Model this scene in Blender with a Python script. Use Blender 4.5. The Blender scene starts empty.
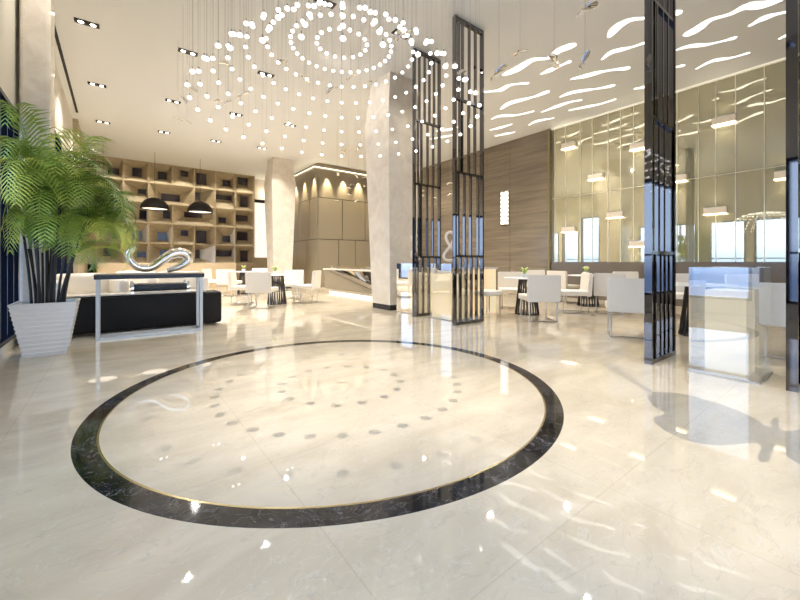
import bpy, bmesh, math, random
from math import sin, cos, pi, radians as R
from mathutils import Vector, Matrix
random.seed(7)
S = bpy.context.scene
COL = S.collection
EYE, CEIL, FPX, HZ = 1.07, 5.25, 371.0, 262.0
YAW = R(37.25)
cu, cv = sin(YAW), cos(YAW)          # camera forward in room axes (X = along shelf wall, Y = along mirrored wall)
XL, XR, YB, YF = -1.05, 10.9, 18.7, -3.2

def world(px, Y, z=0.0):
    X = (px - 400) / FPX * Y
    return Vector((X * cv + Y * cu, -X * cu + Y * cv, z))
def on_floor(px, py):
    return world(px, FPX * EYE / (py - HZ), 0)
def on_ceil(px, py):
    return world(px, FPX * (CEIL - EYE) / (HZ - py), CEIL)

# ------------------------------------------------------------------ mesh helpers
class MB:
    def __init__(s): s.bm = bmesh.new()
    def box(s, x0, x1, y0, y1, z0, z1, M=None, bev=0):
        r = bmesh.ops.create_cube(s.bm, size=1)
        m = Matrix.Translation(((x0+x1)/2, (y0+y1)/2, (z0+z1)/2)) @ Matrix.Diagonal((x1-x0, y1-y0, z1-z0, 1))
        if M: m = M @ m
        bmesh.ops.transform(s.bm, matrix=m, verts=r['verts'])
        if bev:
            ed = list({e for v in r['verts'] for e in v.link_edges})
            bmesh.ops.bevel(s.bm, geom=ed, offset=bev, segments=3, affect='EDGES', profile=.5)
        return s
    def cone(s, c, r0, r1, h, n=24, caps=True):
        r = bmesh.ops.create_cone(s.bm, cap_ends=caps, segments=n, radius1=r0, radius2=r1, depth=h)
        bmesh.ops.translate(s.bm, vec=Vector(c) + Vector((0, 0, h/2)), verts=r['verts'])
        return s
    def lathe(s, prof, c=(0, 0, 0), n=32):
        c = Vector(c); rings = []
        for (r, z) in prof:
            if r < 1e-6: rings.append([s.bm.verts.new(c + Vector((0, 0, z)))])
            else: rings.append([s.bm.verts.new(c + Vector((r*cos(2*pi*k/n), r*sin(2*pi*k/n), z))) for k in range(n)])
        for a, b in zip(rings, rings[1:]):
            for k in range(n):
                k2 = (k+1) % n
                if len(a) == 1 and len(b) == 1: continue
                if len(a) == 1: s.bm.faces.new((a[0], b[k], b[k2]))
                elif len(b) == 1: s.bm.faces.new((a[k], a[k2], b[0]))
                else: s.bm.faces.new((a[k], a[k2], b[k2], b[k]))
        return s
    def tube(s, pts, rad, n=8, flat=1.0, closed=False):
        pts = [Vector(p) for p in pts]; N = len(pts)
        rad = rad if isinstance(rad, (list, tuple)) else [rad]*N
        rings = []; up = Vector((0, 0, 1)); prev = None
        for i, p in enumerate(pts):
            if closed: t = pts[(i+1) % N] - pts[i-1]
            else: t = pts[min(i+1, N-1)] - pts[max(i-1, 0)]
            t.normalize()
            if prev is None:
                a = t.cross(up)
                if a.length < .05: a = t.cross(Vector((1, 0, 0)))
            else:
                a = prev - t * prev.dot(t)
            a.normalize(); prev = a; b = t.cross(a)
            rings.append([s.bm.verts.new(p + (a*cos(2*pi*k/n)*flat + b*sin(2*pi*k/n))*rad[i]) for k in range(n)])
        rng = range(N) if closed else range(N-1)
        for i in rng:
            A, B = rings[i], rings[(i+1) % N]
            for k in range(n):
                s.bm.faces.new((A[k], A[(k+1) % n], B[(k+1) % n], B[k]))
        if not closed:
            s.bm.faces.new(rings[0][::-1]); s.bm.faces.new(rings[-1])
        return s
    def prism(s, poly, h, M=None):      # poly: list of xyz, extruded by vector h
        a = [s.bm.verts.new(Vector(p)) for p in poly]; b = [s.bm.verts.new(Vector(p) + Vector(h)) for p in poly]
        s.bm.faces.new(a[::-1]); s.bm.faces.new(b)
        for k in range(len(a)):
            k2 = (k+1) % len(a); s.bm.faces.new((a[k], a[k2], b[k2], b[k]))
        return s
    def quad(s, *p):
        s.bm.faces.new([s.bm.verts.new(Vector(q)) for q in p]); return s
    def sphere(s, c, r, sc=(1, 1, 1), u=12, v=8, M=None):
        q = bmesh.ops.create_uvsphere(s.bm, u_segments=u, v_segments=v, radius=r)
        m = Matrix.Translation(c) @ (M if M else Matrix()) @ Matrix.Diagonal((*sc, 1))
        bmesh.ops.transform(s.bm, matrix=m, verts=q['verts']); return s
    def mesh(s, name, smooth=False):
        bmesh.ops.recalc_face_normals(s.bm, faces=s.bm.faces)
        me = bpy.data.meshes.new(name); s.bm.to_mesh(me); s.bm.free()
        if smooth:
            for p in me.polygons: p.use_smooth = True
            me.set_sharp_from_angle(angle=R(38))
        return me
    def build(s, name, mat, parent=None, loc=None, smooth=False):
        o = bpy.data.objects.new(name, s.mesh(name, smooth)); COL.objects.link(o)
        if mat: o.data.materials.append(mat)
        if parent: o.parent = parent
        if loc is not None: o.location = loc
        return o

def tag(o, label, cat, group=None):
    o['label'] = label; o['category'] = cat
    if group: o['group'] = group
    return o
def thing(name, label, cat, loc=(0, 0, 0), rz=0, group=None):
    o = bpy.data.objects.new(name, None); COL.objects.link(o)
    o.location = loc; o.rotation_euler = (0, 0, rz); o.empty_display_size = .1
    return tag(o, label, cat, group)
def struct(o): o['kind'] = 'structure'; return o
def dup(root, loc, rz, label, group=None):
    r = root.copy(); COL.objects.link(r); r.location = loc; r.rotation_euler = (0, 0, rz); r['label'] = label
    if group: r['group'] = group
    for ch in list(root.children):
        c = ch.copy(); COL.objects.link(c); c.parent = r
        for g in list(ch.children):
            d = g.copy(); COL.objects.link(d); d.parent = c
    return r

# ------------------------------------------------------------------ materials
def mat(name, col=(.8, .8, .8), rough=.5, metal=0, emit=None, es=1, spec=.5, ior=None, coat=0, trans=0):
    m = bpy.data.materials.new(name); m.use_nodes = True
    b = m.node_tree.nodes['Principled BSDF']
    b.inputs['Base Color'].default_value = (*col, 1); b.inputs['Roughness'].default_value = rough
    b.inputs['Metallic'].default_value = metal; b.inputs['Specular IOR Level'].default_value = spec
    b.inputs['Coat Weight'].default_value = coat; b.inputs['Transmission Weight'].default_value = trans
    if ior: b.inputs['IOR'].default_value = ior
    if emit: b.inputs['Emission Color'].default_value = (*emit, 1); b.inputs['Emission Strength'].default_value = es
    return m
def N(m, t, **kw):
    n = m.node_tree.nodes.new(t)
    for k, v in kw.items(): setattr(n, k, v)
    return n
def lk(m, a, b): m.node_tree.links.new(a, b)
def noise_mix(m, c1, c2, scale=4, detail=6, lo=.35, hi=.65, stretch=(1, 1, 1), rot=0, dist=0, target='Base Color', coord='Object', extra=None):
    tc = N(m, 'ShaderNodeTexCoord'); mp = N(m, 'ShaderNodeMapping'); mp.inputs['Scale'].default_value = stretch
    mp.inputs['Rotation'].default_value = (0, 0, rot)
    nz = N(m, 'ShaderNodeTexNoise'); nz.inputs['Scale'].default_value = scale; nz.inputs['Detail'].default_value = detail; nz.inputs['Distortion'].default_value = dist
    cr = N(m, 'ShaderNodeValToRGB'); cr.color_ramp.elements[0].position = lo; cr.color_ramp.elements[1].position = hi
    cr.color_ramp.elements[0].color = (*c1, 1); cr.color_ramp.elements[1].color = (*c2, 1)
    lk(m, tc.outputs[coord], mp.inputs[0]); lk(m, mp.outputs[0], nz.inputs['Vector']); lk(m, nz.outputs['Fac'], cr.inputs[0])
    lk(m, cr.outputs[0], m.node_tree.nodes['Principled BSDF'].inputs[target])
    return tc, mp, nz, cr
def veins(m, src, col, scale=1.5, width=.012, rot=0, stretch=(1, 1, 1), amt=.6, dist=1.5):
    """thin crack-like veins mixed over an existing colour output"""
    tc = N(m, 'ShaderNodeTexCoord'); mp = N(m, 'ShaderNodeMapping'); mp.inputs['Scale'].default_value = stretch; mp.inputs['Rotation'].default_value = (0, 0, rot)
    nz = N(m, 'ShaderNodeTexNoise'); nz.inputs['Scale'].default_value = scale; nz.inputs['Detail'].default_value = 7; nz.inputs['Distortion'].default_value = dist
    s1 = N(m, 'ShaderNodeMath', operation='SUBTRACT'); s1.inputs[1].default_value = .5
    ab = N(m, 'ShaderNodeMath', operation='ABSOLUTE')
    cr = N(m, 'ShaderNodeMapRange'); cr.inputs[1].default_value = 0; cr.inputs[2].default_value = width; cr.inputs[3].default_value = amt; cr.inputs[4].default_value = 0
    mx = N(m, 'ShaderNodeMix', data_type='RGBA'); mx.inputs[7].default_value = (*col, 1)
    lk(m, tc.outputs['Object'], mp.inputs[0]); lk(m, mp.outputs[0], nz.inputs['Vector']); lk(m, nz.outputs['Fac'], s1.inputs[0])
    lk(m, s1.outputs[0], ab.inputs[0]); lk(m, ab.outputs[0], cr.inputs[0]); lk(m, cr.outputs[0], mx.inputs[0]); lk(m, src, mx.inputs[6])
    lk(m, mx.outputs[2], m.node_tree.nodes['Principled BSDF'].inputs['Base Color'])
    return mx.outputs[2]

M_floor = mat('cream_marble', rough=.025, ior=1.6)
_, _, _, cr = noise_mix(M_floor, (.64, .545, .405), (.79, .69, .535), 1.6, 8, .3, .7, (1, 2.6, 1), R(-62), .6)
o1 = veins(M_floor, cr.outputs[0], (.50, .44, .36), 2.2, .010, R(-62), (1, 2.2, 1), .35)
o2 = veins(M_floor, o1, (.80, .77, .70), 3.1, .012, R(-50), (1, 2.0, 1), .45, 2.5)
# faint slab joints
tc = N(M_floor, 'ShaderNodeTexCoord'); mp = N(M_floor, 'ShaderNodeMapping'); mp.inputs['Location'].default_value = (.55, .4, 0)
br = N(M_floor, 'ShaderNodeTexBrick'); br.offset = 0; br.inputs['Scale'].default_value = 1
br.inputs['Color1'].default_value = (1, 1, 1, 1); br.inputs['Color2'].default_value = (.98, .98, .975, 1); br.inputs['Mortar'].default_value = (.90, .885, .86, 1)
br.inputs['Mortar Size'].default_value = .0035; br.inputs['Brick Width'].default_value = 1.2; br.inputs['Row Height'].default_value = 1.2
mm = N(M_floor, 'ShaderNodeMix', data_type='RGBA', blend_type='MULTIPLY'); mm.inputs[0].default_value = 1
lk(M_floor, tc.outputs['Object'], mp.inputs[0]); lk(M_floor, mp.outputs[0], br.inputs['Vector']); lk(M_floor, o2, mm.inputs[6]); lk(M_floor, br.outputs['Color'], mm.inputs[7])
lk(M_floor, mm.outputs[2], M_floor.node_tree.nodes['Principled BSDF'].inputs['Base Color'])

M_blackmarble = mat('black_marble', rough=.06, spec=.5)
_, _, _, cr = noise_mix(M_blackmarble, (.008, .008, .009), (.045, .045, .05), 6, 8, .4, .7)
veins(M_blackmarble, cr.outputs[0], (.30, .30, .32), 5.5, .009, .5, (1, 1, 1), .6, 2.5)
M_brass = mat('brass_line', (.55, .47, .28), .25, 1)
M_ceil = mat('ceiling_paint', (.86, .87, .88), .85)
M_wallpaint = mat('cream_paint', (.74, .70, .62), .8)
M_greymarble = mat('pale_grey_marble', rough=.12, spec=.5)
_, _, _, cr = noise_mix(M_greymarble, (.66, .59, .50), (.78, .72, .63), 3.2, 9, .3, .7, dist=1)
veins(M_greymarble, cr.outputs[0], (.78, .74, .68), 2.4, .016, 0, (1, 1, 1), .6, 2)
M_wood = mat('greybrown_veneer', rough=.16, spec=.5)
_, _, _, cr = noise_mix(M_wood, (.17, .137, .098), (.27, .222, .162), 1.6, 8, .3, .7, (.6, .45, 7), 0, .4)
M_oak = mat('pale_oak_veneer', rough=.45)
noise_mix(M_oak, (.38, .31, .20), (.50, .42, .285), 3, 6, .3, .7, (1, 1, 7))
M_oakdark = mat('niche_back_wood', rough=.5)
noise_mix(M_oakdark, (.30, .22, .13), (.42, .32, .2), 3, 6, .3, .7, (1, 1, 7))
M_nichedark = mat('dark_glass_back', (.035, .022, .03), .12)
M_leather = mat('taupe_panel', rough=.42)
noise_mix(M_leather, (.235, .20, .14), (.265, .225, .16), 30, 3)
M_groove = mat('dark_groove', (.06, .045, .03), .6)  # dark joints showing between the core panels
M_taupe = mat('taupe_wainscot', (.15, .125, .10), .25)
M_white = mat('white_upholstery', (.85, .795, .71), .6)
M_whitepot = mat('white_glaze', (.86, .86, .86), .3)
M_potside = mat('pot_sand', (.75, .65, .48), .5)
M_chrome = mat('chrome', (.80, .79, .77), .06, 1)
M_polished = mat('polished_steel', (.90, .88, .84), .03, 1)
M_brushed = mat('brushed_steel', (.55, .52, .48), .3, 1)
M_satin = mat('satin_nickel', (.50, .48, .44), .35, .75)
M_blackmet = mat('black_gloss_metal', (.155, .15, .155), .03, 1)
M_black = mat('black_lacquer', (.012, .012, .013), .25)
M_blacktex = mat('black_leather', (.016, .014, .013), .6, spec=.25)
M_soil = mat('soil', (.05, .035, .025), .9)
M_cane = mat('dark_cane', (.02, .016, .012), .45)
M_leafdark = None
M_leaf = mat('palm_leaf', rough=.4)
oi = N(M_leaf, 'ShaderNodeObjectInfo'); cr = N(M_leaf, 'ShaderNodeValToRGB')
cr.color_ramp.elements[0].color = (.12, .23, .03, 1); cr.color_ramp.elements[1].color = (.80, .85, .18, 1)
e = cr.color_ramp.elements.new(.5); e.color = (.40, .54, .09, 1)
lk(M_leaf, oi.outputs['Random'], cr.inputs[0]); lk(M_leaf, cr.outputs[0], M_leaf.node_tree.nodes['Principled BSDF'].inputs['Base Color'])
M_lily = mat('yellow_green_leaf', (.38, .50, .08), .5)
M_petal = mat('pale_petal', (.85, .85, .45), .5)
M_glow = mat('glowing_glass', (1, 1, 1), .3, emit=(1, .96, .90), es=3.2)
M_slot = mat('light_slot', (1, 1, 1), .4, emit=(1, .96, .90), es=1.9)
M_lamp = mat('lamp_lens', (1, 1, 1), .4, emit=(1, .93, .82), es=10)
M_sconce = mat('sconce_shade', (.55, .47, .36), .4, emit=(1, .86, .66), es=.22)
M_crystal = mat('crystal_glow', (1, 1, 1), .2, emit=(1, .93, .80), es=1.8)
M_led = mat('warm_led', (1, 1, 1), .4, emit=(1, .86, .62), es=5)
M_onyx = mat('backlit_onyx', (.80, .62, .38), .2, emit=(1, .80, .50), es=.5)
_, _, _, cr = noise_mix(M_onyx, (1, .70, .36), (1, .90, .66), 2.2, 5, .3, .7, (1, 1, .4), target='Emission Color')
M_cord = mat('steel_wire', (.38, .37, .35), .3, .8)
M_lit = mat('lit_white_blind', (.9, .9, .88), .6, emit=(1, .97, .9), es=.75)
M_ivory = mat('ivory_resin', (.88, .80, .70), .25)
M_duct = mat('black_slot', (.01, .01, .01), .6)
M_navy = mat('black_frame', (.012, .016, .03), .15)

def thin_glass(name, tint=(1, 1, 1), r0=.06, r1=.9, gl=(1, 1, 1)):
    m = bpy.data.materials.new(name); m.use_nodes = True; nt = m.node_tree
    for n in list(nt.nodes): nt.nodes.remove(n)
    out = nt.nodes.new('ShaderNodeOutputMaterial'); tr = nt.nodes.new('ShaderNodeBsdfTransparent'); gs = nt.nodes.new('ShaderNodeBsdfGlossy')
    mx = nt.nodes.new('ShaderNodeMixShader'); lw = nt.nodes.new('ShaderNodeLayerWeight'); mr = nt.nodes.new('ShaderNodeMapRange')
    tr.inputs[0].default_value = (*tint, 1); gs.inputs[0].default_value = (*gl, 1); gs.inputs['Roughness'].default_value = 0
    lw.inputs[0].default_value = .22; mr.inputs[3].default_value = r0; mr.inputs[4].default_value = r1
    nt.links.new(lw.outputs['Fresnel'], mr.inputs[0]); nt.links.new(mr.outputs[0], mx.inputs[0])
    nt.links.new(tr.outputs[0], mx.inputs[1]); nt.links.new(gs.outputs[0], mx.inputs[2]); nt.links.new(mx.outputs[0], out.inputs[0])
    return m
M_pane = thin_glass('window_glass', (.80, .88, .97), .05, .7)
M_glass = thin_glass('case_glass', (.93, .95, .93), .28, .95)

M_mirror = bpy.data.materials.new('champagne_mirror'); M_mirror.use_nodes = True
nt = M_mirror.node_tree; b = nt.nodes['Principled BSDF']; b.inputs['Base Color'].default_value = (.38, .36, .22, 1); b.inputs['Roughness'].default_value = .5
g = nt.nodes.new('ShaderNodeBsdfGlossy'); g.inputs[0].default_value = (.78, .75, .60, 1); g.inputs['Roughness'].default_value = 0
mx = nt.nodes.new('ShaderNodeMixShader'); mx.inputs[0].default_value = .58
nt.links.new(b.outputs[0], mx.inputs[1]); nt.links.new(g.outputs[0], mx.inputs[2]); nt.links.new(mx.outputs[0], nt.nodes['Material Output'].inputs[0])

# ------------------------------------------------------------------ lights
def spot(loc, e, size=90, blend=.6, rad=.05, col=(1, .955, .885), tgt=None):
    l = bpy.data.lights.new('spot', 'SPOT'); l.energy = e; l.spot_size = R(size); l.spot_blend = blend; l.shadow_soft_size = rad; l.color = col
    o = bpy.data.objects.new('spot', l); COL.objects.link(o); o.location = loc
    if tgt is not None:
        o.rotation_euler = (Vector(tgt) - Vector(loc)).to_track_quat('-Z', 'Y').to_euler()
    return o
def point(loc, e, rad=.05, col=(1, .86, .66)):
    l = bpy.data.lights.new('bulb', 'POINT'); l.energy = e; l.shadow_soft_size = rad; l.color = col
    o = bpy.data.objects.new('bulb', l); COL.objects.link(o); o.location = loc; return o

# ------------------------------------------------------------------ room shell
struct(MB().box(XL-.3, XR+.3, YF-.2, YB+.9, -.2, 0).build('floor', M_floor))
struct(MB().box(XL-.3, XR+.3, YF-.2, YB+.9, CEIL, CEIL+.2).build('ceiling', M_ceil))
# left wall with window openings (y0, y1, z0, z1)
WIN = [(-2.6, -.9, .3, 3.0), (-.6, 1.15, .3, 3.0), (1.62, 3.63, .3, 3.0), (3.93, 5.23, .3, 3.0), (5.75, 8.3, .12, 3.0),
       (9.45, 10.25, .3, 2.9), (10.38, 11.5, .3, 3.8), (11.63, 12.7, .3, 3.0), (12.95, 14.3, .3, 3.0)]
w = MB(); y = YF-.2
for (a, b_, z0, z1) in WIN:
    w.box(XL-.3, XL, y, a, 0, CEIL); w.box(XL-.3, XL, a, b_, 0, z0); w.box(XL-.3, XL, a, b_, z1, CEIL); y = b_
w.box(XL-.3, XL, y, YB+.9, 0, CEIL)
struct(w.build('wall_left', M_wallpaint))
k = 0
for (a, b_, z0, z1) in WIN:
    k += 1
    f = MB(); t = .05
    f.box(XL-.22, XL+.02, a, a+t, z0, z1); f.box(XL-.22, XL+.02, b_-t, b_, z0, z1); f.box(XL-.22, XL+.02, a, b_, z1-t, z1); f.box(XL-.22, XL+.02, a, b_, z0, z0+t)
    f.box(XL-.16, XL-.10, a, b_, 1.22, 1.26)
    if k == 5:
        for q in (.33, .66, 1.0, 1.3, 1.6, 1.9, 2.2): f.box(XL-.22, XL-.01, a+q, a+q+.035, z0, z1)
    elif b_-a > 3: f.box(XL-.16, XL-.10, (a+b_)/2-.025, (a+b_)/2+.025, z0, z1)
    fo = struct(f.build('window_%d' % k, M_navy))
    struct(MB().box(XL-.135, XL-.125, a+.03, b_-.03, z0+.03, z1-.03).build('pane', M_pane, fo))
    l = bpy.data.lights.new('portal', 'AREA'); l.shape = 'RECTANGLE'; l.size = z1-z0; l.size_y = b_-a; l.cycles.is_portal = True
    lo = bpy.data.objects.new('portal', l); COL.objects.link(lo); lo.location = (XL-.28, (a+b_)/2, (z0+z1)/2); lo.rotation_euler = (0, -pi/2, 0)
# unseen wall behind the camera, its glazing added to let daylight in
w = MB(); w.box(XL, XR, YF-.2, YF, 4.6, CEIL); w.box(XL, XR, YF-.2, YF, 0, .25); w.box(4.7, XR, YF-.2, YF, .25, 4.6)
xs = [XL, 1.8, 4.7]
for x in xs: w.box(max(x-.15, XL), min(x+.15, XR), YF-.2, YF, .25, 4.6)
struct(w.build('wall_front', M_wallpaint))
for a, b_ in zip(xs, xs[1:]):
    k += 1; a += .15; b_ -= .15; f = MB()
    f.box(a, a+.05, YF-.15, YF, .25, 4.6); f.box(b_-.05, b_, YF-.15, YF, .25, 4.6); f.box(a, b_, YF-.15, YF, .25, .3); f.box(a, b_, YF-.15, YF, 4.55, 4.6); f.box(a, b_, YF-.15, YF, 2.6, 2.66)
    fo = struct(f.build('window_%d' % k, M_navy))
    struct(MB().box(a+.03, b_-.03, YF-.09, YF-.08, .28, 4.57).build('pane', M_pane, fo))
    l = bpy.data.lights.new('portal', 'AREA'); l.shape = 'RECTANGLE'; l.size = b_-a; l.size_y = 4.3; l.cycles.is_portal = True
    lo = bpy.data.objects.new('portal', l); COL.objects.link(lo); lo.location = ((a+b_)/2, YF-.19, 2.4); lo.rotation_euler = (R(90), 0, 0)
    lo.rotation_euler = (Vector((0, 1, 0))).to_track_quat('-Z', 'Y').to_euler()
# far wall
w = MB(); w.box(XL-.3, XR+.3, YB+.6, YB+.9, 0, CEIL)
struct(w.build('wall_back', M_wallpaint))
# right wall: mirror, wainscot, veneer
struct(MB().box(XR, XR+.3, YF-.2, YB+.9, 0, CEIL).build('wall_right', M_wallpaint))
struct(MB().box(XR-.02, XR, YF, 6.4, 1.07, CEIL-.05).build('wall_mirror', M_mirror))
struct(MB().box(XR-.09, XR, YF, 6.4, 0, 1.07).build('wall_wainscot', M_taupe))
t = MB()
for y in (.45, 1.02, 1.58, 2.04, 2.38, 2.70, 3.12, 3.62, 4.08, 4.4, 4.72, 5.15, 5.5, 5.95, 6.3): t.box(XR-.032, XR-.018, y-.008, y+.008, 1.07, CEIL-.05)
t.box(XR-.03, XR-.018, YF, 6.4, 3.04, 3.055)
struct(t.build('trim_1', mat('champagne_strip', (.86, .82, .66), .3, .6)))
struct(MB().box(XR-.05, XR-.03, YF, 6.4, CEIL-.035, CEIL-.005).build('trim_2', mat('cove_led', (1, 1, 1), .4, emit=(1, .9, .62), es=.45)))
WV0, WV1 = 6.41, 14.5
w = MB()
ys = [WV0, 7.9, 8.95, 10.6, 12.2, WV1]
for a, b_ in zip(ys, ys[1:]):
    for z0, z1 in ((0, 4.1), (4.112, CEIL)): w.box(XR-.12, XR, a+.006, b_-.006, z0, z1)
w.box(XR-.10, XR, WV0+.01, WV1, 0, CEIL-.01)
struct(w.build('wall_veneer', M_wood))
struct(MB().box(XR-.16, XR-.12, WV0, WV0+.05, 0, CEIL).build('trim_3', mat('bronze_trim', (.32, .26, .12), .35, .7)))
# core with upholstered panels
CU, CV = 6.69, 14.5
struct(MB().box(CU+.02, XR, CV+.02, YB+.6, 0, CEIL).build('wall_core', M_groove))
w = MB(); g = .014
def panels_v(v0, rows):                      # on the face v = CV
    for (z0, z1, us) in rows:
        for a, b_ in zip(us, us[1:]): w.box(a+g, b_-g, CV-.03, CV+.03, z0+g, z1-g)
panels_v(CV, [(0, 2.04, [CU, 7.65, 8.5, 9.35, 10.2, XR-.12]), (2.04, 3.8, [CU, 7.83, 9.0, 10.15, XR-.12]), (3.8, CEIL, [CU, 9.1, XR-.12])])
for (z0, z1, vs) in [(0, 2.04, [CV, 15.6, 16.7, 17.8, YB+.6]), (2.04, 3.8, [CV, 15.3, 16.5, 17.7, YB+.6]), (3.8, CEIL, [CV, YB+.6])]:
    for a, b_ in zip(vs, vs[1:]): w.box(CU-.03, CU+.03, a+g, b_-g, z0+g, z1-g)
struct(w.build('trim_4', M_leather))
w = MB(); w.box(CU-.3, XR-.12, CV-.3, CV-.24, 4.93, 4.97); w.box(CU-.3, CU-.24, CV-.24, YB+.6, 4.93, 4.97)
struct(w.build('trim_5', M_wallpaint))
w = MB(); w.box(CU-.30, XR-.12, CV-.30, CV-.27, 4.97, 4.99); w.box(CU-.30, CU-.27, CV-.27, YB+.6, 4.97, 4.99)
struct(w.build('trim_6', M_led))
for u in (7.1, 7.87, 8.64, 9.41, 10.2): spot((u, CV-.19, 4.90), 420, 52, .9, .02, (1, .84, .58), (u, CV-.02, 3.2))
for v in (14.8, 15.8, 16.8): spot((CU-.19, v, 4.90), 420, 52, .9, .02, (1, .84, .58), (CU-.02, v, 3.2))
# recess between shelf wall and core
struct(MB().box(5.30, CU-.03, YB+.5, YB+.6, 0, 1.3).build('trim_7', M_oak))
f = MB().box(5.40, CU-.1, YB+.5, YB+.52, 1.3, 4.05)
struct(f.build('window_20', M_lit))
struct(MB().box(5.35, CU-.05, YB+.45, YB+.6, 4.05, 4.2).build('trim_8', M_black))
point((5.95, YB+.35, 4.5), 12)
# dark slot in the ceiling beside the windows
struct(MB().box(-.93, -.88, 4.2, 13.7, CEIL-.012, CEIL).build('trim_9', M_duct))
# beige return at the end of the left wall
struct(MB().box(XL, XL+.12, 14.35, YB, 0, CEIL).build('trim_10', M_oak))

# floor inlay
CX, CY = world(342, 3.29)[:2]
def ring(r0, r1, z, n=160):
    m = MB(); a = []; 
    for k in range(n):
        t = 2*pi*k/n; a.append([m.bm.verts.new((r*cos(t), r*sin(t), zz)) for r, zz in ((r0, -.003), (r0, z), (r1, z), (r1, -.003))])
    for k in range(n):
        A, B = a[k], a[(k+1) % n]
        for j in range(3): m.bm.faces.new((A[j], A[j+1], B[j+1], B[j]))
    return m
struct(ring(1.685, 1.8, .0012).build('trim_11', M_blackmarble, loc=(CX, CY, 0)))
struct(ring(1.674, 1.685, .0014).build('trim_12', M_brass, loc=(CX, CY, 0)))

# ------------------------------------------------------------------ columns (square, marble, widening to a kink below the ceiling)
def column(u0, v0, su, sv, label, plinth=True, kink=4.25, top=.0):
    o = thing('marble_column', label, 'column', (u0+su/2, v0+sv/2, 0))
    m = MB(); lv = [(.12, 0), (kink, .13), (CEIL-.001, .02)]; rs = []
    for z, e in lv:
        hx, hy = su/2+e, sv/2+e
        rs.append([m.bm.verts.new(p) for p in ((-hx, -hy, z), (hx, -hy, z), (hx, hy, z), (-hx, hy, z))])
    for A, B in zip(rs, rs[1:]):
        for k in range(4): m.bm.faces.new((A[k], A[(k+1) % 4], B[(k+1) % 4], B[k]))
    m.bm.faces.new(rs[0][::-1]); m.bm.faces.new(rs[-1])
    m.build('shaft', M_greymarble, o)
    MB().box(-su/2+.01, su/2-.01, -sv/2+.01, sv/2-.01, 0, .12).build('plinth', M_black, o)
    return o
column(4.76, 6.62, .68, .72, 'tapering marble column with black plinth, beside the black slatted screens')
column(4.95, 14.8, .72, .72, 'tapering marble column behind the far dining tables, beside the lit taupe panelling')
c = tag(MB().box(-.15, .15, -.22, .22, 0, CEIL-.001, bev=.04).build('stone_pillar', M_greymarble, loc=(-.86, 6.95, 0)), 'plain beige stone pillar rising behind the palm', 'column')

# ------------------------------------------------------------------ niche display wall
NW = thing('niche_wall', 'pale oak display wall of splayed square niches across the far end', 'display wall', (XL+.12, YB, 0))
cell = .85; U = [5.27-cell*i for i in range(8)] + [XL+.12]
Zr = [5.25, 4.4, 3.55, 2.7, 1.85, 1.0]
def inv(px, zoomy, depth):                   # picture position -> point on the plane Y = YB+depth
    kx = (px-400)/FPX; v = YB+depth
    u = (cu*v + kx*cv*v)/(cv - kx*cu); Y = u*cu + v*cv
    return u, EYE + (HZ-zoomy)*Y/FPX
OPEN = [  # (row, col from right, columns spanned to the left) : opening rectangle read in picture pixels
 (0,6,1,60,110,80,115),(0,5,1,172,215,80,125),(0,4,1,290,332,98,138),(0,3,1,395,430,95,125),(0,2,1,468,515,105,162),(0,1,1,590,625,138,170),(0,0,1,658,705,125,165),
 (1,6,1,60,100,180,215),(1,5,1,198,235,178,205),(1,3,2,305,392,200,240),(1,2,1,430,485,192,230),(1,1,1,545,640,203,235),(1,0,1,670,705,212,265),
 (2,6,1,50,105,262,312),(2,5,1,228,277,278,322),(2,4,1,338,375,280,318),(2,2,2,412,495,285,315),(2,1,1,570,605,310,338),(2,0,1,640,705,298,330),
 (3,6,1,80,108,380,410),(3,5,1,172,217,372,415),(3,4,1,288,332,380,418),(3,3,1,395,430,370,397),(3,2,1,468,515,372,430),(3,1,1,588,625,395,425),(3,0,1,655,705,378,418),
 (4,6,1,38,75,450,490),(4,5,1,195,235,468,495),(4,4,1,300,340,462,492),(4,3,1,380,415,455,490),(4,2,1,430,485,460,500),(4,1,1,545,635,462,492),(4,0,1,670,705,465,515)]
DEP = .45
M_nwhite = mat('niche_side_white', (.82, .82, .84), .4)  # white for the right-hand splay of chosen niches
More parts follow.
